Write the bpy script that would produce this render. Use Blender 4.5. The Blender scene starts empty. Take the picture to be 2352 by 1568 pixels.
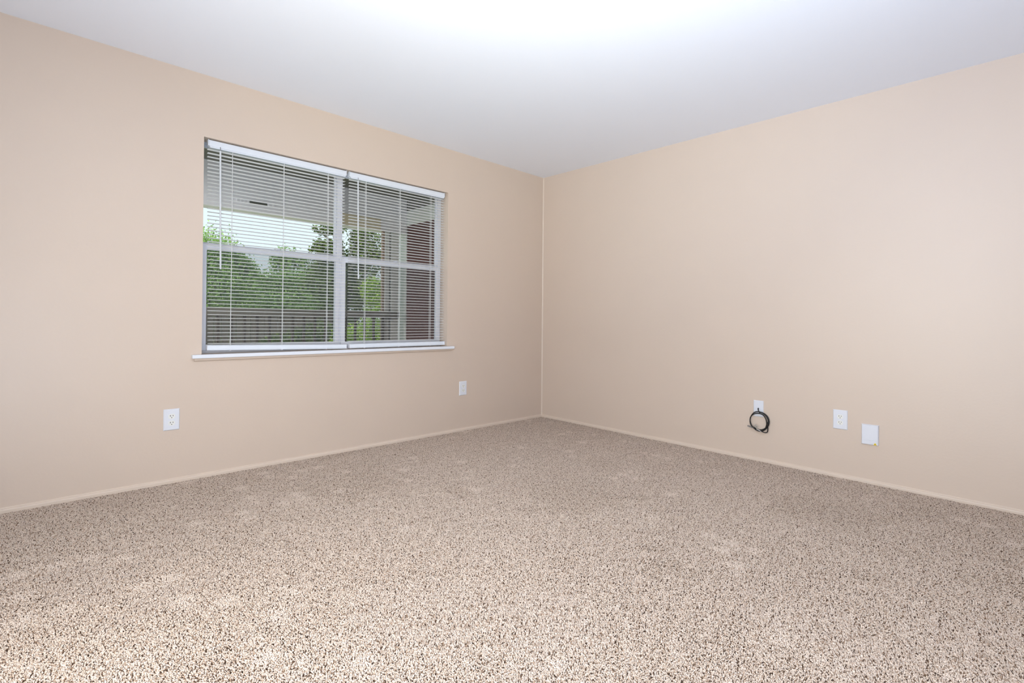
import bpy, bmesh, math, random
import numpy as np
from mathutils import Vector, Matrix

random.seed(7)
rng = np.random.default_rng(7)
scene = bpy.context.scene
COL = scene.collection

# ------------------------------------------------------------------ camera
YAW, PITCH, ROLL = 0.7783222422, 0.00463341339, 0.008726646
fw = Vector((math.sin(YAW) * math.cos(PITCH), math.cos(YAW) * math.cos(PITCH), math.sin(PITCH)))
r0 = Vector((math.cos(YAW), -math.sin(YAW), 0))
u0 = r0.cross(fw)
rr = r0 * math.cos(ROLL) + u0 * math.sin(ROLL)
uu = -r0 * math.sin(ROLL) + u0 * math.cos(ROLL)
cam_d = bpy.data.cameras.new('camera')
cam = bpy.data.objects.new('camera', cam_d)
COL.objects.link(cam)
cam.matrix_world = Matrix(((rr.x, uu.x, -fw.x, -3.88827556), (rr.y, uu.y, -fw.y, -3.50075872),
                           (rr.z, uu.z, -fw.z, 0.96276983), (0, 0, 0, 1)))
cam_d.sensor_width = 36.0
cam_d.lens = 1171.406 / 2352 * 36.0
cam_d.shift_y = -50.2912 / 2352
cam_d.clip_start = 0.02
cam_d.clip_end = 300
scene.camera = cam

# ------------------------------------------------------------------ world: even bright overcast sky
world = bpy.data.worlds.new('overcast_sky')
scene.world = world
world.use_nodes = True
bg = world.node_tree.nodes['Background']
bg.inputs['Color'].default_value = (0.80, 0.93, 1.0, 1)
bg.inputs['Strength'].default_value = 1.08

# soft daylight: the sun behind thin cloud, high on the left
sun_d = bpy.data.lights.new('sun', 'SUN')
sun_d.energy = 6.0
sun_d.angle = math.radians(50)
sun_d.color = (1.0, 0.97, 0.92)
sun = bpy.data.objects.new('sun', sun_d)
COL.objects.link(sun)
sun.rotation_euler = Vector((0.78, 0.36, -0.51)).to_track_quat('-Z', 'Y').to_euler()


def area(name, loc, direction, sx, sy, energy, color, spread=180):
    d = bpy.data.lights.new(name, 'AREA')
    d.shape = 'RECTANGLE'
    d.size, d.size_y, d.energy, d.color = sx, sy, energy, color
    d.spread = math.radians(spread)
    o = bpy.data.objects.new(name, d)
    COL.objects.link(o)
    o.location = loc
    o.rotation_euler = Vector(direction).to_track_quat('-Z', 'Y').to_euler()
    return o


# added fill from behind the camera, the photographer's flash beside the camera bounced off the
# ceiling, and added fills thrown to the far corner and the right wall
area('back_fill', (-4.4, -2.6, 1.15), (1, 0.1, 0.05), 1.6, 2.1, 83, (0.978, 1.0, 0.965))
area('bounce_flash', (-4.0, -3.7, 0.45), (0.45, 0.42, 1), 1.0, 1.0, 52, (0.49, 0.72, 1.0))
area('corner_fill', (-3.95, -3.6, 1.5), (0.66, 0.62, 0.5), 0.3, 0.3, 10.4, (0.97, 1.0, 0.82), 75)
area('side_fill', (-3.95, -3.6, 1.5), (0.9, 0.25, 0.6), 0.3, 0.3, 14.5, (0.5, 0.68, 1.0), 90)

vs = scene.view_settings
scene.display_settings.display_device = 'sRGB'
vs.view_transform = 'Standard'
vs.look = 'None'
vs.exposure = 0.06
vs.gamma = 1.0
vs.use_curve_mapping = False


# ------------------------------------------------------------------ materials
def lin(c):
    c = c / 255.0
    return c / 12.92 if c <= 0.04045 else ((c + 0.055) / 1.055) ** 2.4


def rgb(r, g, b):
    return (lin(r), lin(g), lin(b), 1)


def mat(name, color, rough=0.6, spec=0.3, metal=0.0, noise=None, bump=None, transl=0.0):
    m = bpy.data.materials.new(name)
    m.use_nodes = True
    nt = m.node_tree
    p = nt.nodes['Principled BSDF']
    p.inputs['Base Color'].default_value = color
    p.inputs['Roughness'].default_value = rough
    p.inputs['Specular IOR Level'].default_value = spec
    p.inputs['Metallic'].default_value = metal
    tc = nt.nodes.new('ShaderNodeTexCoord')
    if noise:
        sc, amt = noise
        n = nt.nodes.new('ShaderNodeTexNoise')
        n.inputs['Scale'].default_value = sc
        n.inputs['Detail'].default_value = 4
        nt.links.new(tc.outputs['Object'], n.inputs['Vector'])
        mx = nt.nodes.new('ShaderNodeMix')
        mx.data_type = 'RGBA'
        mx.inputs['A'].default_value = tuple(c * (1 - amt) for c in color[:3]) + (1,)
        mx.inputs['B'].default_value = tuple(min(1, c * (1 + amt)) for c in color[:3]) + (1,)
        nt.links.new(n.outputs['Fac'], mx.inputs['Factor'])
        nt.links.new(mx.outputs['Result'], p.inputs['Base Color'])
    if bump:
        sc, st, dist = bump
        n2 = nt.nodes.new('ShaderNodeTexNoise')
        n2.inputs['Scale'].default_value = sc
        n2.inputs['Detail'].default_value = 3
        nt.links.new(tc.outputs['Object'], n2.inputs['Vector'])
        b = nt.nodes.new('ShaderNodeBump')
        b.inputs['Strength'].default_value = st
        b.inputs['Distance'].default_value = dist
        nt.links.new(n2.outputs['Fac'], b.inputs['Height'])
        nt.links.new(b.outputs['Normal'], p.inputs['Normal'])
    if transl:
        out = nt.nodes['Material Output']
        t = nt.nodes.new('ShaderNodeBsdfTranslucent')
        t.inputs['Color'].default_value = color
        ms = nt.nodes.new('ShaderNodeMixShader')
        ms.inputs['Fac'].default_value = transl
        nt.links.new(p.outputs['BSDF'], ms.inputs[1])
        nt.links.new(t.outputs['BSDF'], ms.inputs[2])
        nt.links.new(ms.outputs['Shader'], out.inputs['Surface'])
    return m


WALL = rgb(210, 192, 177)
M = {
    'wall': mat('beige_wall_paint', WALL, 0.42, 0.5, noise=(3.0, 0.02), bump=(70, 0.10, 0.004)),
    'trim_beige': mat('beige_trim_paint', rgb(216, 199, 184), 0.38, 0.4, noise=(8, 0.03)),
    'ceiling': mat('white_ceiling_paint', rgb(244, 247, 255), 0.75, 0.2, bump=(60, 0.05, 0.003)),
    'floor': mat('carpet_backing', rgb(120, 98, 82), 0.95, 0.05, noise=(60, 0.2)),
    'white_vinyl': mat('white_vinyl', rgb(226, 227, 235), 0.35, 0.4, noise=(5, 0.015)),
    'white_sill': mat('white_sill_paint', rgb(228, 231, 238), 0.3, 0.4, noise=(5, 0.015)),
    'white_metal': mat('white_enamel', rgb(222, 227, 235), 0.32, 0.4, noise=(4, 0.01)),
    'slat': mat('white_slat_enamel', rgb(242, 242, 241), 0.35, 0.4, noise=(4, 0.01), transl=0.03),
    'cord': mat('white_cord', rgb(225, 225, 225), 0.8, 0.1, noise=(200, 0.05)),
    'wand': mat('milky_acrylic', rgb(240, 243, 246), 0.15, 0.5, noise=(10, 0.01), transl=0.3),
    'steel': mat('zinc_steel', rgb(150, 150, 152), 0.35, 0.5, 0.9, noise=(40, 0.1)),
    'plastic': mat('white_plastic', rgb(222, 224, 232), 0.3, 0.45, noise=(10, 0.01)),
    'outlet_face': mat('ivory_white_plastic', rgb(230, 230, 227), 0.28, 0.45, noise=(10, 0.01)),
    'slot': mat('dark_slot', rgb(48, 46, 42), 0.8, 0.1, noise=(50, 0.1)),
    'cable': mat('black_cable_jacket', rgb(26, 25, 26), 0.4, 0.4, noise=(60, 0.15)),
    'tie': mat('clear_plastic_tie', rgb(186, 178, 168), 0.3, 0.5, noise=(60, 0.1)),
    'yellow': mat('yellow_sticker', rgb(244, 214, 40), 0.5, 0.3, noise=(40, 0.05)),
    'caulk': mat('beige_caulk', rgb(213, 196, 180), 0.4, 0.4, noise=(20, 0.03)),
    'porch_ceiling': mat('grey_porch_ceiling', rgb(122, 122, 114), 0.8, 0.1, noise=(3, 0.08)),
    'porch_white': mat('off_white_porch_paint', rgb(245, 243, 250), 0.6, 0.2, noise=(4, 0.02)),
    'porch_grey': mat('grey_green_porch_paint', rgb(226, 229, 226), 0.6, 0.2, noise=(4, 0.05)),
    'tan': mat('tan_board', rgb(232, 220, 192), 0.7, 0.15, noise=(6, 0.08)),
    'brown': mat('brown_board', rgb(168, 146, 128), 0.75, 0.12, noise=(6, 0.1)),
    'red': mat('dark_red_paint', rgb(86, 50, 48), 0.6, 0.2, noise=(2.0, 0.12)),
    'concrete': mat('concrete', rgb(206, 203, 196), 0.9, 0.1, noise=(12, 0.12)),
    'dark_wood': mat('dark_stained_wood', rgb(78, 70, 64), 0.7, 0.15, noise=(9, 0.15)),
    'rail_wood': mat('weathered_rail_wood', rgb(126, 122, 114), 0.75, 0.12, noise=(9, 0.15)),
    'fence': mat('weathered_grey_wood', rgb(96, 90, 84), 0.85, 0.1, noise=(7, 0.18)),
    'bark': mat('tree_bark', rgb(92, 96, 84), 0.9, 0.1, noise=(12, 0.25), bump=(30, 0.4, 0.02)),
    'grass': mat('lawn_grass', rgb(134, 142, 104), 0.9, 0.1, noise=(2.5, 0.3)),
    'roof': mat('brown_roofing', rgb(96, 84, 74), 0.9, 0.1, noise=(10, 0.2)),
    'dark_strip': mat('dark_olive', rgb(84, 84, 70), 0.8, 0.1, noise=(20, 0.1)),
}


def leaf_mat(name, dark, light):
    m = bpy.data.materials.new(name)
    m.use_nodes = True
    nt = m.node_tree
    p = nt.nodes['Principled BSDF']
    g = nt.nodes.new('ShaderNodeNewGeometry')
    mx = nt.nodes.new('ShaderNodeMix')
    mx.data_type = 'RGBA'
    mx.inputs['A'].default_value = dark
    mx.inputs['B'].default_value = light
    nt.links.new(g.outputs['Random Per Island'], mx.inputs['Factor'])
    nt.links.new(mx.outputs['Result'], p.inputs['Base Color'])
    p.inputs['Roughness'].default_value = 0.6
    p.inputs['Specular IOR Level'].default_value = 0.2
    t = nt.nodes.new('ShaderNodeBsdfTranslucent')
    nt.links.new(mx.outputs['Result'], t.inputs['Color'])
    ms = nt.nodes.new('ShaderNodeMixShader')
    ms.inputs['Fac'].default_value = 0.35
    nt.links.new(p.outputs['BSDF'], ms.inputs[1])
    nt.links.new(t.outputs['BSDF'], ms.inputs[2])
    nt.links.new(ms.outputs['Shader'], nt.nodes['Material Output'].inputs['Surface'])
    return m


M['leaf_bright'] = leaf_mat('bright_green_leaves', rgb(108, 146, 68), rgb(172, 204, 122))
M['leaf_mid'] = leaf_mat('mid_green_leaves', rgb(94, 126, 68), rgb(152, 184, 108))
M['leaf_dark'] = leaf_mat('dark_green_leaves', rgb(58, 76, 38), rgb(112, 132, 70))
M['leaf_lime'] = leaf_mat('lime_green_leaves', rgb(110, 146, 40), rgb(170, 200, 84))


def glass_mat():
    m = bpy.data.materials.new('window_glass')
    m.use_nodes = True
    nt = m.node_tree
    nt.nodes.remove(nt.nodes['Principled BSDF'])
    tr = nt.nodes.new('ShaderNodeBsdfTransparent')
    tr.inputs['Color'].default_value = (0.98, 0.99, 0.985, 1)
    gl = nt.nodes.new('ShaderNodeBsdfGlossy')
    gl.inputs['Roughness'].default_value = 0.02
    fr = nt.nodes.new('ShaderNodeFresnel')
    fr.inputs['IOR'].default_value = 1.3
    ms = nt.nodes.new('ShaderNodeMixShader')
    nt.links.new(fr.outputs['Fac'], ms.inputs['Fac'])
    nt.links.new(tr.outputs['BSDF'], ms.inputs[1])
    nt.links.new(gl.outputs['BSDF'], ms.inputs[2])
    nt.links.new(ms.outputs['Shader'], nt.nodes['Material Output'].inputs['Surface'])
    return m


def screen_mat():
    # fine insect mesh, far too fine to see wire by wire: a part of the light passes, the rest meets grey wire
    m = bpy.data.materials.new('insect_mesh')
    m.use_nodes = True
    nt = m.node_tree
    p = nt.nodes['Principled BSDF']
    p.inputs['Base Color'].default_value = rgb(92, 96, 100)
    p.inputs['Roughness'].default_value = 0.6
    tr = nt.nodes.new('ShaderNodeBsdfTransparent')
    ms = nt.nodes.new('ShaderNodeMixShader')
    ms.inputs['Fac'].default_value = 0.27
    nt.links.new(tr.outputs['BSDF'], ms.inputs[1])
    nt.links.new(p.outputs['BSDF'], ms.inputs[2])
    nt.links.new(ms.outputs['Shader'], nt.nodes['Material Output'].inputs['Surface'])
    return m


M['glass'] = glass_mat()
M['screen'] = screen_mat()


# ------------------------------------------------------------------ helpers
def link(name, me, m=None, parent=None):
    o = bpy.data.objects.new(name, me)
    COL.objects.link(o)
    if m is not None and not me.materials:
        me.materials.append(m)
    if parent is not None:
        o.parent = parent
    return o


def obj(name, bm, m, parent=None, smooth=False):
    me = bpy.data.meshes.new(name)
    bmesh.ops.recalc_face_normals(bm, faces=bm.faces[:])
    bm.to_mesh(me)
    bm.free()
    if smooth:
        me.polygons.foreach_set('use_smooth', [True] * len(me.polygons))
    return link(name, me, m, parent)


def empty(name, loc=(0, 0, 0), parent=None):
    o = bpy.data.objects.new(name, None)
    COL.objects.link(o)
    o.location = loc
    o.empty_display_size = 0.05
    if parent:
        o.parent = parent
    return o


def tag(o, label=None, cat=None, group=None, kind=None):
    if label:
        o['label'] = label
    if cat:
        o['category'] = cat
    if group:
        o['group'] = group
    if kind:
        o['kind'] = kind
    return o


def add_box(bm, lo, hi, bevel=0.0, seg=1):
    b = bmesh.new()
    bmesh.ops.create_cube(b, size=1.0)
    lo, hi = Vector(lo), Vector(hi)
    for v in b.verts:
        v.co = Vector(((v.co.x + .5) * (hi.x - lo.x) + lo.x, (v.co.y + .5) * (hi.y - lo.y) + lo.y,
                       (v.co.z + .5) * (hi.z - lo.z) + lo.z))
    if bevel > 0:
        bmesh.ops.bevel(b, geom=b.edges[:], offset=bevel, segments=seg, affect='EDGES', profile=0.5)
    merge(bm, b)
    return bm


def merge(bm, b):
    me = bpy.data.meshes.new('tmp')
    b.to_mesh(me)
    b.free()
    bm.from_mesh(me)
    bpy.data.meshes.remove(me)


def box(name, lo, hi, m, parent=None, bevel=0.0, seg=1):
    return obj(name, add_box(bmesh.new(), lo, hi, bevel, seg), m, parent)


def add_tube(bm, pts, radius, n=8, closed=False):
    pts = [Vector(p) for p in pts]
    rad = radius if isinstance(radius, (list, tuple)) else [radius] * len(pts)
    rings, prev = [], None
    N = len(pts)
    for i, p in enumerate(pts):
        a = pts[(i - 1) % N] if (closed or i > 0) else p
        b = pts[(i + 1) % N] if (closed or i < N - 1) else p
        t = (b - a).normalized()
        if prev is None:
            s = Vector((0, 0, 1)) if abs(t.z) < 0.9 else Vector((1, 0, 0))
            nn = (s - t * s.dot(t)).normalized()
        else:
            nn = (prev - t * prev.dot(t)).normalized()
        prev = nn
        bb = t.cross(nn)
        rings.append([bm.verts.new(p + (nn * math.cos(2 * math.pi * k / n) + bb * math.sin(2 * math.pi * k / n)) * rad[i])
                      for k in range(n)])
    for i in range(N if closed else N - 1):
        A, B = rings[i], rings[(i + 1) % N]
        for k in range(n):
            bm.faces.new((A[k], A[(k + 1) % n], B[(k + 1) % n], B[k]))
    if not closed:
        bm.faces.new(rings[0][::-1])
        bm.faces.new(rings[-1])
    return bm


def add_prism(bm, outline, axis_from, axis_to, plane):
    """outline: 2D points; plane 'xz' (extrude in y) or 'yz' (extrude in x) or 'xy'"""
    def P(a, b, c):
        return {'xz': (a, c, b), 'yz': (c, a, b), 'xy': (a, b, c)}[plane]
    A = [bm.verts.new(P(a, b, axis_from)) for a, b in outline]
    B = [bm.verts.new(P(a, b, axis_to)) for a, b in outline]
    n = len(A)
    bm.faces.new(A[::-1])
    bm.faces.new(B)
    for k in range(n):
        bm.faces.new((A[k], A[(k + 1) % n], B[(k + 1) % n], B[k]))
    return bm


# ------------------------------------------------------------------ room shell
H = 2.44
XB, YB_ = -4.45, -4.15          # unseen sides of the room behind the camera
T = 0.15                        # thickness of the window wall
OX0, OX1, OZ0, OZ1 = -3.0604, -1.2169, 0.7505, 2.0656   # window opening


def fz(x, y):                   # the old floor slopes very slightly
    return -0.0037 * x + 0.01406 * y


def wall_with_hole():
    bm = bmesh.new()
    xs = [XB - .1, OX0, OX1, 0.10]
    zs = [-0.12, OZ0, OZ1, H + 0.05]
    for y, flip in ((0.0, False), (T, True)):
        g = [[bm.verts.new((x, y, z)) for z in zs] for x in xs]
        for i in range(3):
            for j in range(3):
                if i == 1 and j == 1:
                    continue
                bm.faces.new((g[i][j], g[i + 1][j], g[i + 1][j + 1], g[i][j + 1]))
        if not flip:
            F = g
        else:
            K = g
    for (a, b) in (((1, 1), (1, 2)), ((1, 2), (2, 2)), ((2, 2), (2, 1)), ((2, 1), (1, 1))):
        bm.faces.new((F[a[0]][a[1]], F[b[0]][b[1]], K[b[0]][b[1]], K[a[0]][a[1]]))
    for i in range(3):
        bm.faces.new((F[i][0], F[i + 1][0], K[i + 1][0], K[i][0]))
        bm.faces.new((F[i][3], F[i + 1][3], K[i + 1][3], K[i][3]))
        bm.faces.new((F[0][i], F[0][i + 1], K[0][i + 1], K[0][i]))
        bm.faces.new((F[3][i], F[3][i + 1], K[3][i + 1], K[3][i]))
    return obj('wall_left', bm, M['wall'])


tag(wall_with_hole(), kind='structure')
tag(box('wall_right', (0, YB_ - .1, -.12), (.1, 0, H + .05), M['wall']), kind='structure')
tag(box('wall_back', (XB - .1, YB_ - .1, -.12), (0, YB_, H + .05), M['wall']), kind='structure')
tag(box('wall_side', (XB - .1, YB_, -.12), (XB, 0, H + .05), M['wall']), kind='structure')
tag(box('ceiling', (XB - .1, YB_ - .1, H), (.1, T, H + .12), M['ceiling']), kind='structure')

PILE = 0.008
bm = bmesh.new()
q = [bm.verts.new((x, y, fz(x, y) - PILE)) for x, y in ((XB, YB_), (0, YB_), (0, 0), (XB, 0))]
q2 = [bm.verts.new((v.co.x, v.co.y, -.2)) for v in q]
bm.faces.new(q)
bm.faces.new(q2[::-1])
for k in range(4):
    bm.faces.new((q[k], q2[k], q2[(k + 1) % 4], q[(k + 1) % 4]))
tag(obj('floor', bm, M['floor']), kind='structure')


# low painted base shoe with a rounded top and a thin caulk line above it
def base_profile(h=0.0225, d=0.013):
    pts = [(0, -0.02), (d, -0.02), (d, h * 0.55)]
    for k in range(1, 5):
        a = k / 4 * math.pi / 2
        pts.append((d * 0.35 + d * 0.65 * math.cos(a), h * 0.55 + (h * 0.30) * math.sin(a)))
    pts += [(0.003, h * 0.9), (0.0025, h * 1.12), (0, h * 1.12)]
    return pts


def baseboard(name, along_x):
    bm = bmesh.new()
    rings = []
    n = 12
    for i in range(n + 1):
        s = i / n
        if along_x:
            x = XB + (0 - XB) * s
            rings.append([bm.verts.new((x, -a, b + fz(x, 0))) for a, b in base_profile()])
        else:
            y = YB_ + (0 - YB_) * s
            rings.append([bm.verts.new((-a, y, b + fz(0, y))) for a, b in base_profile()])
    for i in range(n):
        A, B = rings[i], rings[i + 1]
        for k in range(len(A)):
            bm.faces.new((A[k], A[(k + 1) % len(A)], B[(k + 1) % len(A)], B[k]))
    bm.faces.new(rings[0])
    bm.faces.new(rings[-1][::-1])
    return tag(obj(name, bm, M['trim_beige']), kind='structure')


baseboard('baseboard_left', True)
baseboard('baseboard_right', False)

# caulk bead in the corner between the walls
bm = bmesh.new()
add_prism(bm, [(0, 0), (-0.008, 0), (-0.0055, -0.0025), (-0.0025, -0.0055), (0, -0.008)], 0.02, H, 'xy')
tag(obj('trim_1', bm, M['caulk']), kind='structure')

# ------------------------------------------------------------------ carpet pile
TILE = 0.10
NT = 27
PAL = np.array([rgb(225, 208, 195)[:3], rgb(217, 199, 184)[:3], rgb(204, 183, 167)[:3], rgb(176, 152, 133)[:3],
                rgb(118, 94, 76)[:3], rgb(74, 56, 45)[:3]])
PW = np.array([0.31, 0.28, 0.20, 0.10, 0.06, 0.05])


def carpet_material():
    m = bpy.data.materials.new('speckled_carpet_yarn')
    m.use_nodes = True
    nt = m.node_tree
    p = nt.nodes['Principled BSDF']
    a = nt.nodes.new('ShaderNodeAttribute')
    a.attribute_name = 'yarn'
    nt.links.new(a.outputs['Color'], p.inputs['Base Color'])
    p.inputs['Roughness'].default_value = 0.85
    p.inputs['Specular IOR Level'].default_value = 0.1
    return m


CARPET = carpet_material()


def carpet_tile(seed, lean, pale=False):
    g = np.random.default_rng(seed)
    verts, faces, cols = [], [], []
    pitch = TILE / NT
    for i in range(NT):
        for j in range(NT):
            cx = (i + .5 + g.uniform(-.6, .6)) * pitch - TILE / 2
            cy = (j + .5 + g.uniform(-.6, .6)) * pitch - TILE / 2
            h = PILE * g.uniform(0.72, 1.08)
            lx = lean[0] + g.normal(0, .30)
            ly = lean[1] + g.normal(0, .30)
            w = pitch * g.uniform(0.50, 0.78)
            tw = g.uniform(0, 6.28)
            ci = g.choice(len(PAL), p=PW)
            c = PAL[ci] * g.uniform(0.88, 1.08)
            if pale and g.random() < .55 * math.exp(-(cx * cx + cy * cy) / .0011):   # frayed yarn ends, with pile shading put into the lighter colour
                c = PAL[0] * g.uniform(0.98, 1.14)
            w *= 1.0 if ci < 4 else 0.86
            base = len(verts)
            for lev, (s, rr_) in enumerate(((0.2, 0.8), (0.72, 1.0), (1.0, 0.62))):
                px = cx + lx * h * s * (0.5 + 0.5 * s)
                py = cy + ly * h * s * (0.5 + 0.5 * s)
                for k in range(4):
                    an = tw + lev * 0.5 + k * math.pi / 2
                    verts.append((px + w * rr_ * math.cos(an), py + w * rr_ * math.sin(an), h * s))
                    cols.append(c)
            for lev in range(2):
                for k in range(4):
                    a, b = base + lev * 4 + k, base + lev * 4 + (k + 1) % 4
                    faces.append((a, b, b + 4, a + 4))
            faces.append((base + 8, base + 9, base + 10, base + 11))
    me = bpy.data.meshes.new('carpet_tufts')
    me.from_pydata(verts, [], faces)
    me.polygons.foreach_set('use_smooth', [True] * len(me.polygons))
    at = me.attributes.new('yarn', 'FLOAT_COLOR', 'POINT')
    at.data.foreach_set('color', np.column_stack([np.array(cols), np.ones(len(cols))]).astype(np.float32).ravel())
    me.materials.append(CARPET)
    return me


pc = bpy.data.collections.new('carpet_tuft_tiles')
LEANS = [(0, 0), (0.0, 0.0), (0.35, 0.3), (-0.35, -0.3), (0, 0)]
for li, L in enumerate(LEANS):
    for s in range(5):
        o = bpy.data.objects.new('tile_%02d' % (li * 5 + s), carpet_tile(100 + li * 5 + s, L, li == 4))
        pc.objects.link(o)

nx, ny = int(-XB / TILE), int(-YB_ / TILE)
pts, idx, rots = [], [], []
ph = rng.uniform(0, 6.28, 12)
for i in range(nx):
    for j in range(ny):
        x, y = -(i + .5) * TILE, -(j + .5) * TILE
        v = (math.sin(2.1 * x + 1.3 * y + ph[0]) + math.sin(3.7 * x - 2.9 * y + ph[1]) + .8 * math.sin(6.1 * x + 5.3 * y + ph[2])
             + .6 * math.sin(9.3 * y - 4.1 * x + ph[3]) + rng.normal(0, .45))
        w = (math.sin(2.7 * x - 1.9 * y + ph[4]) + math.sin(4.3 * y + 3.1 * x + ph[5]) + .7 * math.sin(8.7 * x - 3.3 * y + ph[6])
             + rng.normal(0, .45))
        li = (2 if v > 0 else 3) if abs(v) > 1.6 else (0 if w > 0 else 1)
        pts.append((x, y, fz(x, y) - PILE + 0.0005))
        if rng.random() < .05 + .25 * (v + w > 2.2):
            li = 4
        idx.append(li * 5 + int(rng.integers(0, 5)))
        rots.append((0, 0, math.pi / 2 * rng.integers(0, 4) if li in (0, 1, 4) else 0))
cm = bpy.data.meshes.new('carpet')
cm.from_pydata(pts, [], [])
a = cm.attributes.new('variant', 'INT', 'POINT')
a.data.foreach_set('value', np.array(idx, dtype=np.int32))
a = cm.attributes.new('turn', 'FLOAT_VECTOR', 'POINT')
a.data.foreach_set('vector', np.array(rots, dtype=np.float32).ravel())
cm.materials.append(CARPET)
carpet = link('carpet', cm)
tag(carpet, 'beige and brown speckled cut pile carpet covering the whole floor', 'carpet', kind='stuff')
ng = bpy.data.node_groups.new('carpet_pile', 'GeometryNodeTree')
ng.interface.new_socket('Geometry', in_out='INPUT', socket_type='NodeSocketGeometry')
ng.interface.new_socket('Geometry', in_out='OUTPUT', socket_type='NodeSocketGeometry')
n_in, n_out = ng.nodes.new('NodeGroupInput'), ng.nodes.new('NodeGroupOutput')
n_pts = ng.nodes.new('GeometryNodeMeshToPoints')
n_iop = ng.nodes.new('GeometryNodeInstanceOnPoints')
n_ci = ng.nodes.new('GeometryNodeCollectionInfo')
n_ci.inputs['Collection'].default_value = pc
n_ci.inputs['Separate Children'].default_value = True
n_ci.inputs['Reset Children'].default_value = True
n_at = ng.nodes.new('GeometryNodeInputNamedAttribute')
n_at.data_type = 'INT'
n_at.inputs['Name'].default_value = 'variant'
n_iop.inputs['Pick Instance'].default_value = True
ng.links.new(n_in.outputs[0], n_pts.inputs['Mesh'])
ng.links.new(n_pts.outputs['Points'], n_iop.inputs['Points'])
ng.links.new(n_ci.outputs['Instances'], n_iop.inputs['Instance'])
ng.links.new(n_at.outputs['Attribute'], n_iop.inputs['Instance Index'])
n_rt = ng.nodes.new('GeometryNodeInputNamedAttribute')
n_rt.data_type = 'FLOAT_VECTOR'
n_rt.inputs['Name'].default_value = 'turn'
ng.links.new(n_rt.outputs['Attribute'], n_iop.inputs['Rotation'])
ng.links.new(n_iop.outputs['Instances'], n_out.inputs[0])
md = carpet.modifiers.new('pile', 'NODES')
md.node_group = ng

# ------------------------------------------------------------------ window sill
sill = empty('trim_2', (-2.136, 0, OZ0))
tag(sill, kind='structure')


def rel(o, parent):             # keep world coordinates under a parent that sits away from the origin
    o.parent = parent
    o.matrix_parent_inverse = Matrix.Translation(-Vector(parent.location))
    return o


bm = bmesh.new()
add_box(bm, (-3.115, -0.032, 0.7285), (-1.1577, 0.0, 0.7505), 0.003, 2)
add_box(bm, (OX0 + .0005, -0.004, 0.7285), (OX1 - .0005, 0.10, 0.7502))
rel(obj('sill_board', bm, M['white_sill']), sill)
bm = bmesh.new()
add_prism(bm, [(0, .7285), (-.016, .7285), (-.014, .716), (-.006, .7105), (0, .7105)], -3.101, -1.165, 'yz')
rel(obj('apron', bm, M['trim_beige']), sill)


# ------------------------------------------------------------------ windows
def ring(name, x0, x1, z0, z1, y0, y1, l, r, b, t, m, parent):
    bm = bmesh.new()
    add_box(bm, (x0, y0, z0), (x0 + l, y1, z1), .002)
    add_box(bm, (x1 - r, y0, z0), (x1, y1, z1), .002)
    add_box(bm, (x0 + l - .001, y0, z0), (x1 - r + .001, y1, z0 + b), .002)
    add_box(bm, (x0 + l - .001, y0, z1 - t), (x1 - r + .001, y1, z1), .002)
    return rel(obj(name, bm, m), parent)


def sub(o, parent):             # sub-part: world coordinates under a part that already has a parent
    o.parent = parent
    o.matrix_parent_inverse = parent_world(parent).inverted()
    return o


def parent_world(o):
    mw = Matrix.Identity(4)
    chain = []
    while o is not None:
        chain.append(o)
        o = o.parent
    for c in reversed(chain):
        mw = mw @ (c.matrix_parent_inverse if c.parent else Matrix.Identity(4)) @ Matrix.LocRotScale(
            c.location, c.rotation_euler, c.scale)
    return mw


def window(name, x0, x1, lw, rw, ul=.022, ur=.022, ll=.038, lr=.038):
    w = empty(name, ((x0 + x1) / 2, .1, OZ0))
    tag(w, kind='structure')
    ring('frame', x0, x1, OZ0, OZ1, .100, .148, lw, rw, .022, .012, M['white_vinyl'], w)
    us = ring('upper_sash', x0 + lw - .004, x1 - rw + .004, 1.418, OZ1 - .010, .122, .142, ul, ur, .027, .018,
              M['white_vinyl'], w)
    sub(box('pane', (x0 + lw + .004, .130, 1.435), (x1 - rw - .004, .134, OZ1 - .02), M['glass']), us)
    ls = ring('lower_sash', x0 + lw * .35, x1 - rw * .35, OZ0 + .018, 1.432, .092, .116, ll, lr, .036, .036,
              M['white_vinyl'], w)
    sub(box('pane', (x0 + lw * .35 + .022, .102, OZ0 + .045), (x1 - rw * .35 - .022, .106, 1.405), M['glass']), ls)
    bm = bmesh.new()
    xm = (x0 + x1) / 2
    add_box(bm, (xm - .03, .094, 1.432), (xm + .03, .112, 1.439), .002)
    add_box(bm, (xm - .008, .088, 1.439), (xm + .022, .104, 1.448), .002)
    sub(obj('sash_lock', bm, M['white_vinyl']), ls)
    bm = bmesh.new()
    add_box(bm, (x0 + lw, .1450, OZ0 + .02), (x1 - rw, .1458, 1.425))
    rel(obj('insect_screen', bm, M['screen']), w)
    return w


XM = -2.1375
window('window_1', OX0, XM, .012, .028, ul=.014, ur=.014, ll=.040, lr=.029)
window('window_2', XM, OX1, .014, .030, ul=.012, ur=.016, ll=.034, lr=.042)

# ------------------------------------------------------------------ venetian mini blinds
SW, CROWN, TH = 0.0255, 0.0030, 0.0009


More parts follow.
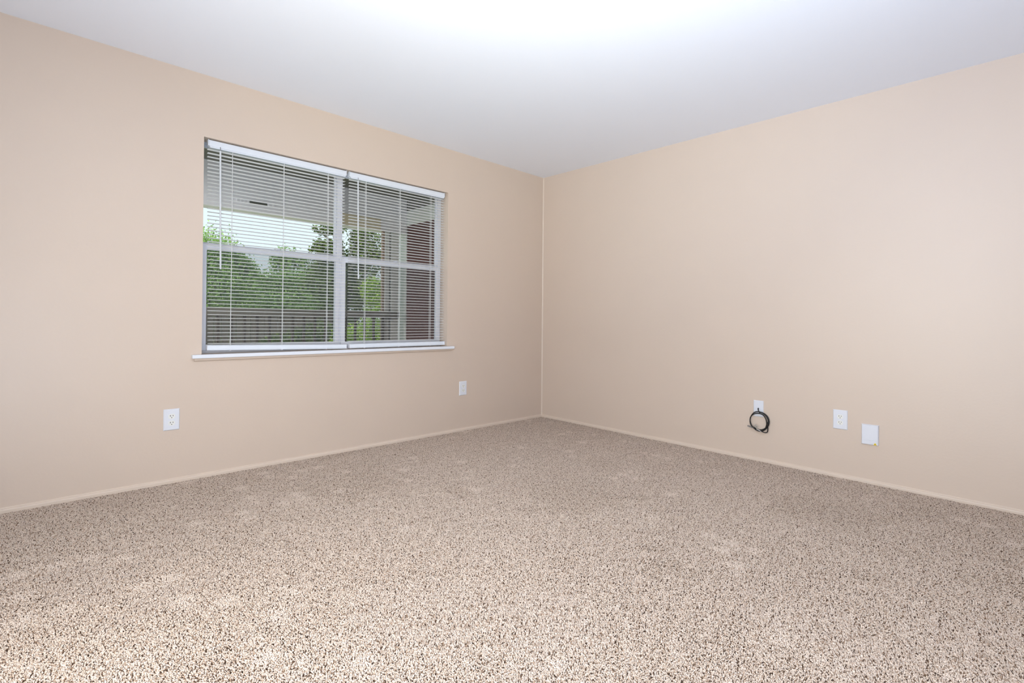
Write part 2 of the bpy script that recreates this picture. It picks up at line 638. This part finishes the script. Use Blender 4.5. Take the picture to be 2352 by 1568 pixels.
def slat_mesh(length):
    bm = bmesh.new()
    prof = []
    n = 5
    for k in range(n):
        s = k / (n - 1) * 2 - 1
        prof.append((s * SW / 2, CROWN * (1 - s * s)))
    pro = prof + [(a, b - TH) for a, b in reversed(prof)]
    ang = math.radians(-2)      # room edge a touch higher
    pro = [(a * math.cos(ang) - b * math.sin(ang), a * math.sin(ang) + b * math.cos(ang)) for a, b in pro]
    add_prism(bm, pro, -length / 2, length / 2, 'yz')
    bmesh.ops.recalc_face_normals(bm, faces=bm.faces[:])
    me = bpy.data.meshes.new('slat')
    bm.to_mesh(me)
    bm.free()
    me.materials.append(M['slat'])
    return me


def mini_blind(label, x0, x1, sx0, sx1, ladders, wand_x, rail_l, rail_r, lean):
    yb = 0.036                  # centre line of the slats
    b = empty('venetian_blind', ((x0 + x1) / 2, yb, 2.02))
    tag(b, label, 'blind', 'white mini blinds in the window')
    # head rail: channel with rolled edges, set just under the lintel
    bm = bmesh.new()
    add_box(bm, (x0, .019, 2.0215), (x1, .051, 2.0600), .0025, 2)
    add_box(bm, (x0 + .004, .0205, 2.0145), (x1 - .004, .0485, 2.0215), .001)
    rel(obj('head_rail', bm, M['white_metal']), b)
    for s, xe in ((-1, x0), (1, x1)):
        bm = bmesh.new()
        lo, hi = sorted((xe, xe + s * .006))
        add_box(bm, (lo, .022, 2.026), (hi, .052, 2.0635), .001)
        rel(obj('mounting_bracket', bm, M['white_metal']), b)
    # slats
    me = slat_mesh(sx1 - sx0)
    n, zt, zb = 54, 2.0045, 0.8095
    for i in range(n):
        z = zt + (zb - zt) * i / (n - 1)
        o = bpy.data.objects.new('slat', me)
        COL.objects.link(o)
        o.parent = b
        s = i / (n - 1)
        o.location = ((sx0 + sx1) / 2 - b.location.x + random.uniform(-.0012, .0012) + .012 * s * (lean > 0.001),
                      random.uniform(-.0006, .0006), z - b.location.z + random.uniform(-.0006, .0006))
        o.rotation_euler = (random.uniform(-.03, .03), lean * s ** 3 + random.uniform(-.0006, .0006), 0)
    # bottom rail
    bm = bmesh.new()
    L = rail_r[0] - rail_l[0]
    add_prism(bm, [(-.012, -.0155), (-.0135, -.012), (-.0145, -.004), (-.0135, .012), (-.010, .0155), (.010, .0155),
                   (.0135, .012), (.0145, -.004), (.0135, -.012), (.012, -.0155)], -L / 2, L / 2, 'yz')
    o = obj('bottom_rail', bm, M['white_metal'], b)
    o.location = ((rail_l[0] + rail_r[0]) / 2 - b.location.x, 0, (rail_l[1] + rail_r[1]) / 2 - b.location.z)
    o.rotation_euler = (0, -math.atan2(rail_r[1] - rail_l[1], L), 0)
    for xe in (-1, 1):
        e = obj('end_cap', add_box(bmesh.new(), (xe * L / 2 - .003, -.0152, -.0160), (xe * L / 2 + .003, .0152, .0160), .002),
                M['white_vinyl'], o)
    for lx in ladders:
        t = (lx - (rail_l[0] + rail_r[0]) / 2)
        bm = bmesh.new()
        add_box(bm, (t - .007, -.010, -.0195), (t + .007, .004, -.0150), .002)
        add_box(bm, (t - .004, -.0165, -.0175), (t + .004, -.0115, -.007), .002)
        obj('cord_button', bm, M['white_vinyl'], o)
    # ladder cords, room side and glass side, plus the lift cord in the middle
    for lx in ladders:
        zlow = rail_l[1] + (rail_r[1] - rail_l[1]) * (lx - rail_l[0]) / L
        for yy, r_, nm, dx in ((.0215, .0011, 'ladder_cord', 0.0), (.0505, .0011, 'ladder_cord', 0.006),
                               (.036, .0008, 'lift_cord', .004)):
            bm = bmesh.new()
            add_tube(bm, [(lx + dx, yy, 2.016), (lx + dx + .001, yy, 1.4), (lx + dx - .001, yy, .86), (lx + dx * .3, yy, zlow + .011)],
                     r_, 6)
            rel(obj(nm, bm, M['cord']), b)
    # tilt wand on a hook
    bm = bmesh.new()
    add_tube(bm, [(wand_x, .016, 2.004), (wand_x + .003, .013, 1.6), (wand_x + .0065, .010, 1.273)], .0052, 6)
    wd = rel(obj('tilt_wand', bm, M['wand']), b)
    bm = bmesh.new()
    add_tube(bm, [(wand_x, .020, 2.026), (wand_x, .0165, 2.027), (wand_x, .0150, 2.021), (wand_x, .016, 2.003)], .0017, 6)
    sub(obj('wand_hook', bm, M['steel']), wd)
    return b


mini_blind('left one of the two white venetian blinds, its bottom rail hanging slightly askew',
           -3.0272, -2.1371, -3.0320, -2.1400, (-2.896, -2.579, -2.270), -2.9672,
           (-3.0238, 0.7885), (-2.121, 0.7715), 0.007)
mini_blind('right one of the two white venetian blinds in the window, nearer the room corner',
           -2.1046, -1.2420, -2.1050, -1.2360, (-1.974, -1.6745, -1.3755), -2.045,
           (-2.0925, 0.7735), (-1.2250, 0.7765), 0.0)


# ------------------------------------------------------------------ outlets and plates
def plate_bm(w, h, d, bev):
    """plate lying in local xz, front towards -y, centred at the origin"""
    bm = bmesh.new()
    f = [(-w / 2 + bev, -h / 2 + bev), (w / 2 - bev, -h / 2 + bev), (w / 2 - bev, h / 2 - bev), (-w / 2 + bev, h / 2 - bev)]
    o = [(-w / 2, -h / 2), (w / 2, -h / 2), (w / 2, h / 2), (-w / 2, h / 2)]
    F = [bm.verts.new((a, -d, b)) for a, b in f]
    O1 = [bm.verts.new((a, -d * .35, b)) for a, b in o]
    O2 = [bm.verts.new((a, 0, b)) for a, b in o]
    bm.faces.new(F)
    bm.faces.new(O2[::-1])
    for A, B in ((F, O1), (O1, O2)):
        for k in range(4):
            bm.faces.new((A[k], A[(k + 1) % 4], B[(k + 1) % 4], B[k]))
    return bm


def face_outline(r=.0172, flat=.0142, n=20):
    p = []
    for k in range(n):
        a = 2 * math.pi * k / n
        p.append((r * math.cos(a), max(-flat, min(flat, r * math.sin(a)))))
    return p


def outlet(loc, rz, w, h, label, roll=0.0):
    t = empty('wall_outlet', loc)
    t.rotation_euler = (0, roll, rz)
    tag(t, label, 'outlet', 'electrical outlets low on the walls')
    obj('plate', plate_bm(w, h, .0062, .004), M['plastic'], t)
    for s in (1, -1):
        zc = s * .0195
        bm = bmesh.new()
        add_prism(bm, [(a, b + zc) for a, b in face_outline()], -.0078, -.0055, 'xz')
        fc = obj('receptacle', bm, M['outlet_face'], t)
        for sx, hh in ((-.0064, .0085), (.0064, .0072)):
            obj('slot', add_box(bmesh.new(), (sx - .0013, -.0081, zc + .0035 - hh / 2), (sx + .0013, -.0074, zc + .0035 + hh / 2)),
                M['slot'], fc)
        bm = bmesh.new()
        add_prism(bm, [(.0024 * math.cos(2 * math.pi * k / 10), zc - .0075 + .0024 * math.sin(2 * math.pi * k / 10))
                       for k in range(10)], -.0081, -.0074, 'xz')
        obj('ground_hole', bm, M['slot'], fc)
    bm = bmesh.new()
    add_prism(bm, [(.0027 * math.cos(2 * math.pi * k / 10), .0027 * math.sin(2 * math.pi * k / 10)) for k in range(10)],
              -.0072, -.0058, 'xz')
    obj('screw', bm, M['outlet_face'], t)
    return t


outlet((-3.2107, 0, .3785), 0, .0800, .1225, 'white duplex outlet on the window wall, lower left of the window', 0.0)
outlet((-1.0374, 0, .3761), 0, .0812, .1225, 'white duplex outlet on the window wall, between window and room corner')
outlet((0, -2.6327, .3420), math.radians(-90), .0822, .1258,
       'white duplex outlet on the right wall, next to the blank cover box')

# plate that the cable comes out of
cp = empty('cable_plate', (0, -2.1200, .3492))
cp.rotation_euler = (0, 0, math.radians(-90))
tag(cp, 'small white wall plate with a black cable coming out of its middle', 'wall plate')
obj('plate', plate_bm(.0690, .1165, .0055, .004), M['plastic'], cp)
for s in (1, -1):
    bm = bmesh.new()
    add_prism(bm, [(.0026 * math.cos(2 * math.pi * k / 10), s * .041 + .0026 * math.sin(2 * math.pi * k / 10)) for k in range(10)],
              -.0064, -.005, 'xz')
    obj('screw', bm, M['outlet_face'], cp)
bm = bmesh.new()
add_prism(bm, [(.0055 * math.cos(2 * math.pi * k / 14), .0055 * math.sin(2 * math.pi * k / 14)) for k in range(14)],
          -.0062, -.005, 'xz')
obj('cable_hole', bm, M['slot'], cp)


# coil of coaxial cable hanging from the plate; local u runs right along the wall, v up, d out of the wall
def cw(px, py, d):              # point on the right wall from offsets in millimetres around the coil centre
    return Vector((-d, -2.1200 - 0.010 - px * .001, .2600 + py * .001))


cable = empty('coaxial_cable', cw(0, 0, .02))
tag(cable, 'black coiled cable hanging from the small wall plate, tied into a loop', 'cable')
path = [(-9, 91, .004), (-8, 90, .016), (-5, 84, .022), (0, 72, .023), (6, 63, .022)]
turns = 2.62
N = 90
for k in range(N + 1):
    a = math.radians(78) - 2 * math.pi * turns * k / N        # clockwise from the top
    s = k / N
    rx = 60 + 5 * math.sin(5 * s * 2.1) + 3 * math.sin(11 * s + 1)
    ry = 64 + 4 * math.sin(4 * s * 2.3 + 1) + 3 * math.sin(9 * s)
    ox = 3 * math.sin(3 * a + 9 * s) + (3 if s > .5 else 0)
    path.append((rx * math.cos(a) + ox, ry * math.sin(a) + 2 * math.sin(2 * a + 5 * s), .012 + .010 * abs(math.sin(6 * s)) + .006 * s))
path_tail = [(61, 4, .020), (61, -18, .020), (60, -40, .018), (59, -58, .017), (57, -67, .016), (52, -73, .016), (43, -76, .016), (32, -75, .017), (24, -72, .018), (16, -68, .019)]
bm = bmesh.new()
add_tube(bm, [cw(*p) for p in path], .0036, 8)
rel(obj('cable_loop', bm, M['cable'], smooth=True), cable)
bm = bmesh.new()
add_tube(bm, [cw(*p) for p in path_tail], .0034, 8)
rel(obj('cable_end', bm, M['cable'], smooth=True), cable)


def connector(name, a, b, parent):
    a, b = Vector(a), Vector(b)
    bm = bmesh.new()
    d = (b - a)
    add_tube(bm, [a, a + d * .45, a + d * .46, a + d * .62, a + d * .63, b], [.0042, .0042, .0058, .0058, .0048, .0044], 6)
    return rel(obj(name, bm, M['steel']), parent)


connector('connector', cw(-40, -52, .028), cw(-76, -41, .032), cable)
connector('connector', cw(18, -69, .024), cw(-6, -58, .030), cable)
bm = bmesh.new()
cc = cw(-22, -50, .024)
add_tube(bm, [cc + Vector((math.sin(t) * -.010, math.cos(t) * .011 + .003 * math.sin(2 * t), math.sin(t + .8) * .015))
              for t in [2 * math.pi * k / 16 for k in range(16)]], .0034, 6, closed=True)
add_tube(bm, [cc + Vector((-.008, -.004, .006)), cc + Vector((-.014, -.012, .018)), cc + Vector((-.012, -.022, .016))], .0030, 6)
add_tube(bm, [cc + Vector((-.008, .004, .006)), cc + Vector((-.014, .004, .020)), cc + Vector((-.012, -.006, .027))], .0030, 6)
rel(obj('wire_tie', bm, M['tie'], smooth=True), cable)

# blank white cover box with a yellow warning sticker
cb = empty('cover_box', (0, -2.7963, .2700))
cb.rotation_euler = (0, 0, math.radians(-90))
tag(cb, 'white square cover box low on the right wall with a yellow triangle sticker', 'cover box')
W_, H_ = .0920, .1275
obj('housing', plate_bm(W_, H_, .013, .004), M['plastic'], cb)
obj('upper_panel', add_box(bmesh.new(), (-W_ / 2 + .007, -.0142, -.034), (W_ / 2 - .007, -.0128, H_ / 2 - .008), .0008), M['plastic'], cb)
obj('lower_panel', add_box(bmesh.new(), (-W_ / 2 + .007, -.0142, -H_ / 2 + .008), (W_ / 2 - .007, -.0128, -.0356), .0008), M['plastic'], cb)
bm = bmesh.new()
add_prism(bm, [(.019, -.0605), (.037, -.0605), (.028, -.0455)], -.0149, -.0141, 'xz')
st = obj('warning_sticker', bm, M['yellow'], cb)
st['label'] = 'yellow triangular warning sticker'
bm = bmesh.new()
add_prism(bm, [(.0258, -.0580), (.0300, -.0580), (.0288, -.0535), (.0296, -.0535), (.0272, -.0492), (.0276, -.0528), (.0264, -.0528)],
          -.0153, -.0148, 'xz')
obj('bolt_symbol', bm, M['slot'], st)

# ------------------------------------------------------------------ outside: covered porch
YBM = 2.45                      # inner face of the porch header beam
tag(box('patio_slab', (-7.2, T, -.32), (1.2, 2.75, -.13), M['concrete']), kind='structure')
lawn = box('lawn', (-40, 2.75, -.5), (45, 60, -.30), M['grass'])
tag(lawn, kind='structure')

roof = empty('porch_roof', (-2.5, 1.4, 2.6))
tag(roof, 'covered porch roof outside the window with grey ceiling and pale beam', 'porch roof')
rel(box('ceiling_panel', (-3.3, T, 2.612), (.6, YBM + .19, 2.66), M['porch_ceiling']), roof)
bm = bmesh.new()
add_box(bm, (-3.3, YBM, 2.142), (-.046, YBM + .19, 2.612), .004)
rel(obj('header_beam', bm, M['porch_white']), roof)
rel(box('roof_deck', (-3.5, T + .02, 2.66), (.8, YBM + .55, 2.74), M['roof']), roof)
rel(box('tan_board', (-.99, YBM - .016, 2.150), (-.45, YBM, 2.285), M['tan']), roof)
dark_strip = rel(box('dark_strip', (-2.04, YBM - .006, 2.222), (-1.86, YBM, 2.262), M['dark_strip']), roof)  # made-up strip with pale ticks, in place of a likely reflection
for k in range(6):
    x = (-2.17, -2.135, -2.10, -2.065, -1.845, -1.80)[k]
    sub(box('pale_tick', (x, YBM - .008, 2.222), (x + .02, YBM - .0005, 2.262), M['porch_white']), dark_strip)

closet = empty('storage_closet', (.1, 1.3, -.13))
tag(closet, 'dark red storage closet wall with pale grey trim at the porch end', 'storage closet')
rel(box('wall_panel', (-.030, T + .002, -.13), (.6, 2.62, 2.27), M['red']), closet)
rel(box('header_trim', (-.045, T + .002, 2.262), (.6, 2.62, 2.46), M['porch_grey'], bevel=.003), closet)
rel(box('corner_board', (-.045, 2.462, -.13), (-.001, 2.655, 2.270), M['porch_grey'], bevel=.003), closet)
rel(box('frieze_board', (-.03, T + .002, 2.46), (.6, 2.62, 2.611), M['porch_ceiling']), closet)

pcol = empty('porch_column', (-.3, YBM + .1, -.13))
tag(pcol, 'pale grey boxed porch column beside the dark red closet', 'column')
rel(box('front_board', (-.372, YBM + .004, -.13), (-.306, YBM + .05, 2.140), M['porch_grey'], bevel=.003), pcol)
rel(box('front_board', (-.274, YBM + .004, -.13), (-.165, YBM + .16, 2.140), M['porch_grey'], bevel=.003), pcol)
rel(box('core', (-.340, YBM + .05, -.13), (-.180, YBM + .15, 2.138), M['dark_strip']), pcol)
rel(box('side_board', (-.410, YBM + .012, -.13), (-.373, YBM + .045, 2.138), M['brown'], bevel=.003), pcol)

rail = empty('porch_railing', (-2.5, YBM, -.13))
tag(rail, 'dark wooden porch railing with upright pickets outside the window', 'railing')
rel(box('top_rail', (-6.3, YBM - .05, 1.000), (-.175, YBM + .003, 1.086), M['rail_wood'], bevel=.006), rail)
rel(box('bottom_rail', (-6.3, YBM - .035, -.03), (-.175, YBM + .003, .04), M['rail_wood'], bevel=.004), rail)
pm = add_box(bmesh.new(), (-.013, -.014, 0), (.013, .014, .962), .003)
pme = bpy.data.meshes.new('picket')
pm.to_mesh(pme)
pm.free()
pme.materials.append(M['dark_wood'])
x = -.414
while x > -6.2:
    o = bpy.data.objects.new('picket', pme)
    COL.objects.link(o)
    o.location = (x, YBM - .018, .039)
    rel(o, rail)
    x -= .1285

# ------------------------------------------------------------------ outside: fence and plants
fence = empty('board_fence', (-1, 9.2, -.3))
tag(fence, 'weathered grey board fence across the lawn beyond the porch railing', 'fence')
for k in range(46):
    x0 = -4.6 + k * .152
    hgt = 1.22 + random.uniform(-.015, .015)
    rel(box('board', (x0, 9.2 + random.uniform(0, .008), -.30), (x0 + .142, 9.222, hgt), M['fence']), fence)
for z in (.15, .9):
    rel(box('fence_rail', (-4.6, 9.222, z), (2.4, 9.262, z + .09), M['fence']), fence)


def leaves_mesh(name, blobs, n, size, aspect=0.5, clump=0.28, flat=0.0):
    """blobs: (cx,cy,cz,rx,ry,rz,weight). Leaves sit in clumps spread over the outer part of each ellipsoid."""
    w = np.array([b[6] for b in blobs], float)
    w /= w.sum()
    V, F = [], []
    for b, ww in zip(blobs, w):
        m = int(n * ww)
        nc = max(6, int(m / 26))
        d = rng.normal(size=(nc, 3))
        d /= np.linalg.norm(d, axis=1)[:, None]
        rad = rng.uniform(.35, 1.0, nc) ** .6
        cen = np.array(b[:3]) + d * rad[:, None] * np.array(b[3:6])
        which = rng.integers(0, nc, m)
        p = cen[which] + rng.normal(size=(m, 3)) * clump * min(b[3:6])
        nrm = rng.normal(size=(m, 3)) + np.array((0, 0, .6))
        nrm /= np.linalg.norm(nrm, axis=1)[:, None]
        t = np.cross(nrm, rng.normal(size=(m, 3)))
        t /= np.linalg.norm(t, axis=1)[:, None]
        bt = np.cross(nrm, t)
        s = size * rng.uniform(.6, 1.25, m)[:, None]
        base = sum(len(v) for v in V)
        quad = np.stack([p - t * s * .5, p + bt * s * aspect * .5, p + t * s * .5, p - bt * s * aspect * .5], 1).reshape(-1, 3)
        V.append(quad)
        F.append(np.arange(len(quad)).reshape(-1, 4) + base)
    V, F = np.concatenate(V), np.concatenate(F)
    me = bpy.data.meshes.new(name)
    me.from_pydata(V.tolist(), [], F.tolist())
    return me


def tree(name, label, cat, base, h, trunk_r, blobs, n, size, m, branches=7, aspect=.5, clump=.28, group=None):
    t = empty(name, base)
    tag(t, label, cat, group)
    B = Vector(base)
    bm = bmesh.new()
    top = Vector((B.x + random.uniform(-.15, .15), B.y, B.z + h))
    pts = [B.lerp(top, s) + Vector((random.uniform(-.06, .06), random.uniform(-.06, .06), 0)) * (s > 0) for s in (0, .25, .5, .75, 1)]
    add_tube(bm, pts, [trunk_r * 1.25, trunk_r, trunk_r * .8, trunk_r * .55, trunk_r * .25], 8)
    rel(obj('trunk', bm, M['bark'], smooth=True), t)
    bm = bmesh.new()
    for k in range(branches):
        b = blobs[k % len(blobs)]
        tgt = Vector(b[:3]) + Vector((random.uniform(-.8, .8) * b[3], random.uniform(-.8, .8) * b[4], random.uniform(-.3, .8) * b[5]))
        s = random.uniform(.35, .85)
        st_ = B.lerp(top, s)
        mid = st_.lerp(tgt, .5) + Vector((0, 0, .1 * (tgt - st_).length))
        add_tube(bm, [st_, mid, tgt], [trunk_r * .45, trunk_r * .3, trunk_r * .1], 6)
    o = rel(obj('branches', bm, M['bark'], smooth=True), t)
    o['kind'] = 'stuff'
    o = rel(link('foliage', leaves_mesh('foliage', blobs, n, size, aspect, clump), m), t)
    o['kind'] = 'stuff'
    return t


G = -.30
CX, CY, CZ = -3.88827556, -3.50075872, 0.96276983
fwn, rn, un = np.array(fw), np.array(rr), np.array(uu)


def at(px, py, Y):              # layout aid: the place at depth Y behind the window wall
    v = fwn + rn * (px - 1176) / 1171.406 - un * (py - 784 + 50.2912) / 1171.406
    s = (Y - CY) / v[1]
    return np.array((CX, CY, CZ)) + v * s


def blob(px, py, Y, rx, rz, w=1.0, ry=None):
    c = at(px, py, Y)
    return (c[0], c[1], c[2], rx, ry or rx * .8, rz, w)


c = at(470, 640, 10.5)
tree('leafy_tree', 'bright green leafy tree at the left edge of the window view', 'tree', (c[0], c[1], G), 2.6, .09,
     [blob(446, 592, 10.5, .95, .68, 1.4), blob(500, 600, 10.6, .62, .50, 1.1), blob(545, 628, 10.8, .5, .38),
      blob(480, 655, 10.4, 1.1, .55, 1.2)], 36000, .068, M['leaf_bright'], 9, clump=.2)
c = at(610, 690, 14)
tree('leafy_tree', 'broad mid green tree in the centre of the left window half', 'tree', (c[0], c[1], G), 1.6, .10,
     [blob(570, 668, 14, .9, .65, 1.1), blob(630, 672, 14.2, .9, .58, 1.1), blob(690, 668, 14.4, .9, .62, 1.1),
      blob(620, 700, 13.7, 1.6, .45, 1.2)], 42000, .08, M['leaf_mid'], 9, clump=.2)
c = at(663, 620, 18)
tree('thin_tree', 'sparse young tree top standing against the pale sky', 'tree', (c[0], c[1], G), 3.4, .06,
     [blob(655, 590, 18, .50, .36), blob(682, 602, 18, .45, .3), blob(640, 606, 18, .35, .3), blob(668, 626, 18, .8, .3)],
     2600, .12, M['leaf_mid'], 8, clump=.35)
c = at(797, 660, 8)
tree('dark_tree', 'dark green tree with a thick trunk behind the middle of the window', 'tree', (c[0], c[1], G), 3.3, .085,
     [blob(745, 527, 8, .30, .10, .22), blob(748, 572, 8, .34, .16, .5), blob(780, 515, 8.1, .4, .16, .3),
      blob(840, 545, 8.2, .42, .28, .9), blob(838, 600, 8.2, .5, .38, 1.2), blob(770, 600, 8.4, .45, .2, .5),
      blob(757, 650, 8.3, .55, .4, 1.1), blob(835, 670, 8.3, .6, .42, 1.1)],
     11000, .09, M['leaf_dark'], 14, aspect=.45, clump=.32)
c = at(858, 690, 5.2)
tree('garden_shrub', 'lime green shrub next to the porch column', 'shrub', (c[0], c[1], G), 1.0, .025,
     [blob(858, 665, 5.2, .24, .22), blob(862, 700, 5.2, .24, .22), blob(862, 760, 5.2, .26, .28, 1.2)], 5000, .05,
     M['leaf_lime'], 6, clump=.22)
c = at(812, 780, 6.3)
tree('garden_shrub', 'low lime green shrub behind the railing pickets, left of the column', 'shrub', (c[0], c[1], G), .6, .02,
     [blob(800, 778, 6.5, .36, .24), blob(830, 775, 6.6, .36, .26)], 5000, .05, M['leaf_lime'], 5, clump=.22)
c = at(660, 770, 7.0)
tree('garden_shrub', 'low olive green shrub in front of the grey board fence', 'shrub', (c[0], c[1], G), .6, .02,
     [blob(650, 788, 7, .5, .16), blob(695, 778, 7.1, .5, .2), blob(735, 765, 7.2, .4, .26)], 5000, .06, M['leaf_dark'], 6, clump=.22)
# tall trees that close the view far behind
for k, (px, top, lab, lm) in enumerate((
        (478, 640, 'distant green tree, leftmost of the far row beyond the fence', 'leaf_mid'),
        (610, 650, 'distant green tree in the far row, behind the broad mid green tree', 'leaf_mid'),
        (735, 600, 'distant dark green tree in the far row, just left of the dark trunk', 'leaf_dark'),
        (850, 610, 'distant dark green tree in the far row, seen left of the porch column', 'leaf_dark'))):
    c = at(px, 690, 22)
    hz = at(px, top, 22)[2]
    zc = hz / 2 - .1
    tree('distant_tree', lab, 'tree', (c[0], c[1] + 2.8 * (k % 2), G), hz * .8, .12,
         [(c[0], c[1] + .7 * (k % 2) * 4, zc, 1.2, .9, max(.6, hz - zc), 1)], 12000, .14, M[lm], 6, clump=.12)
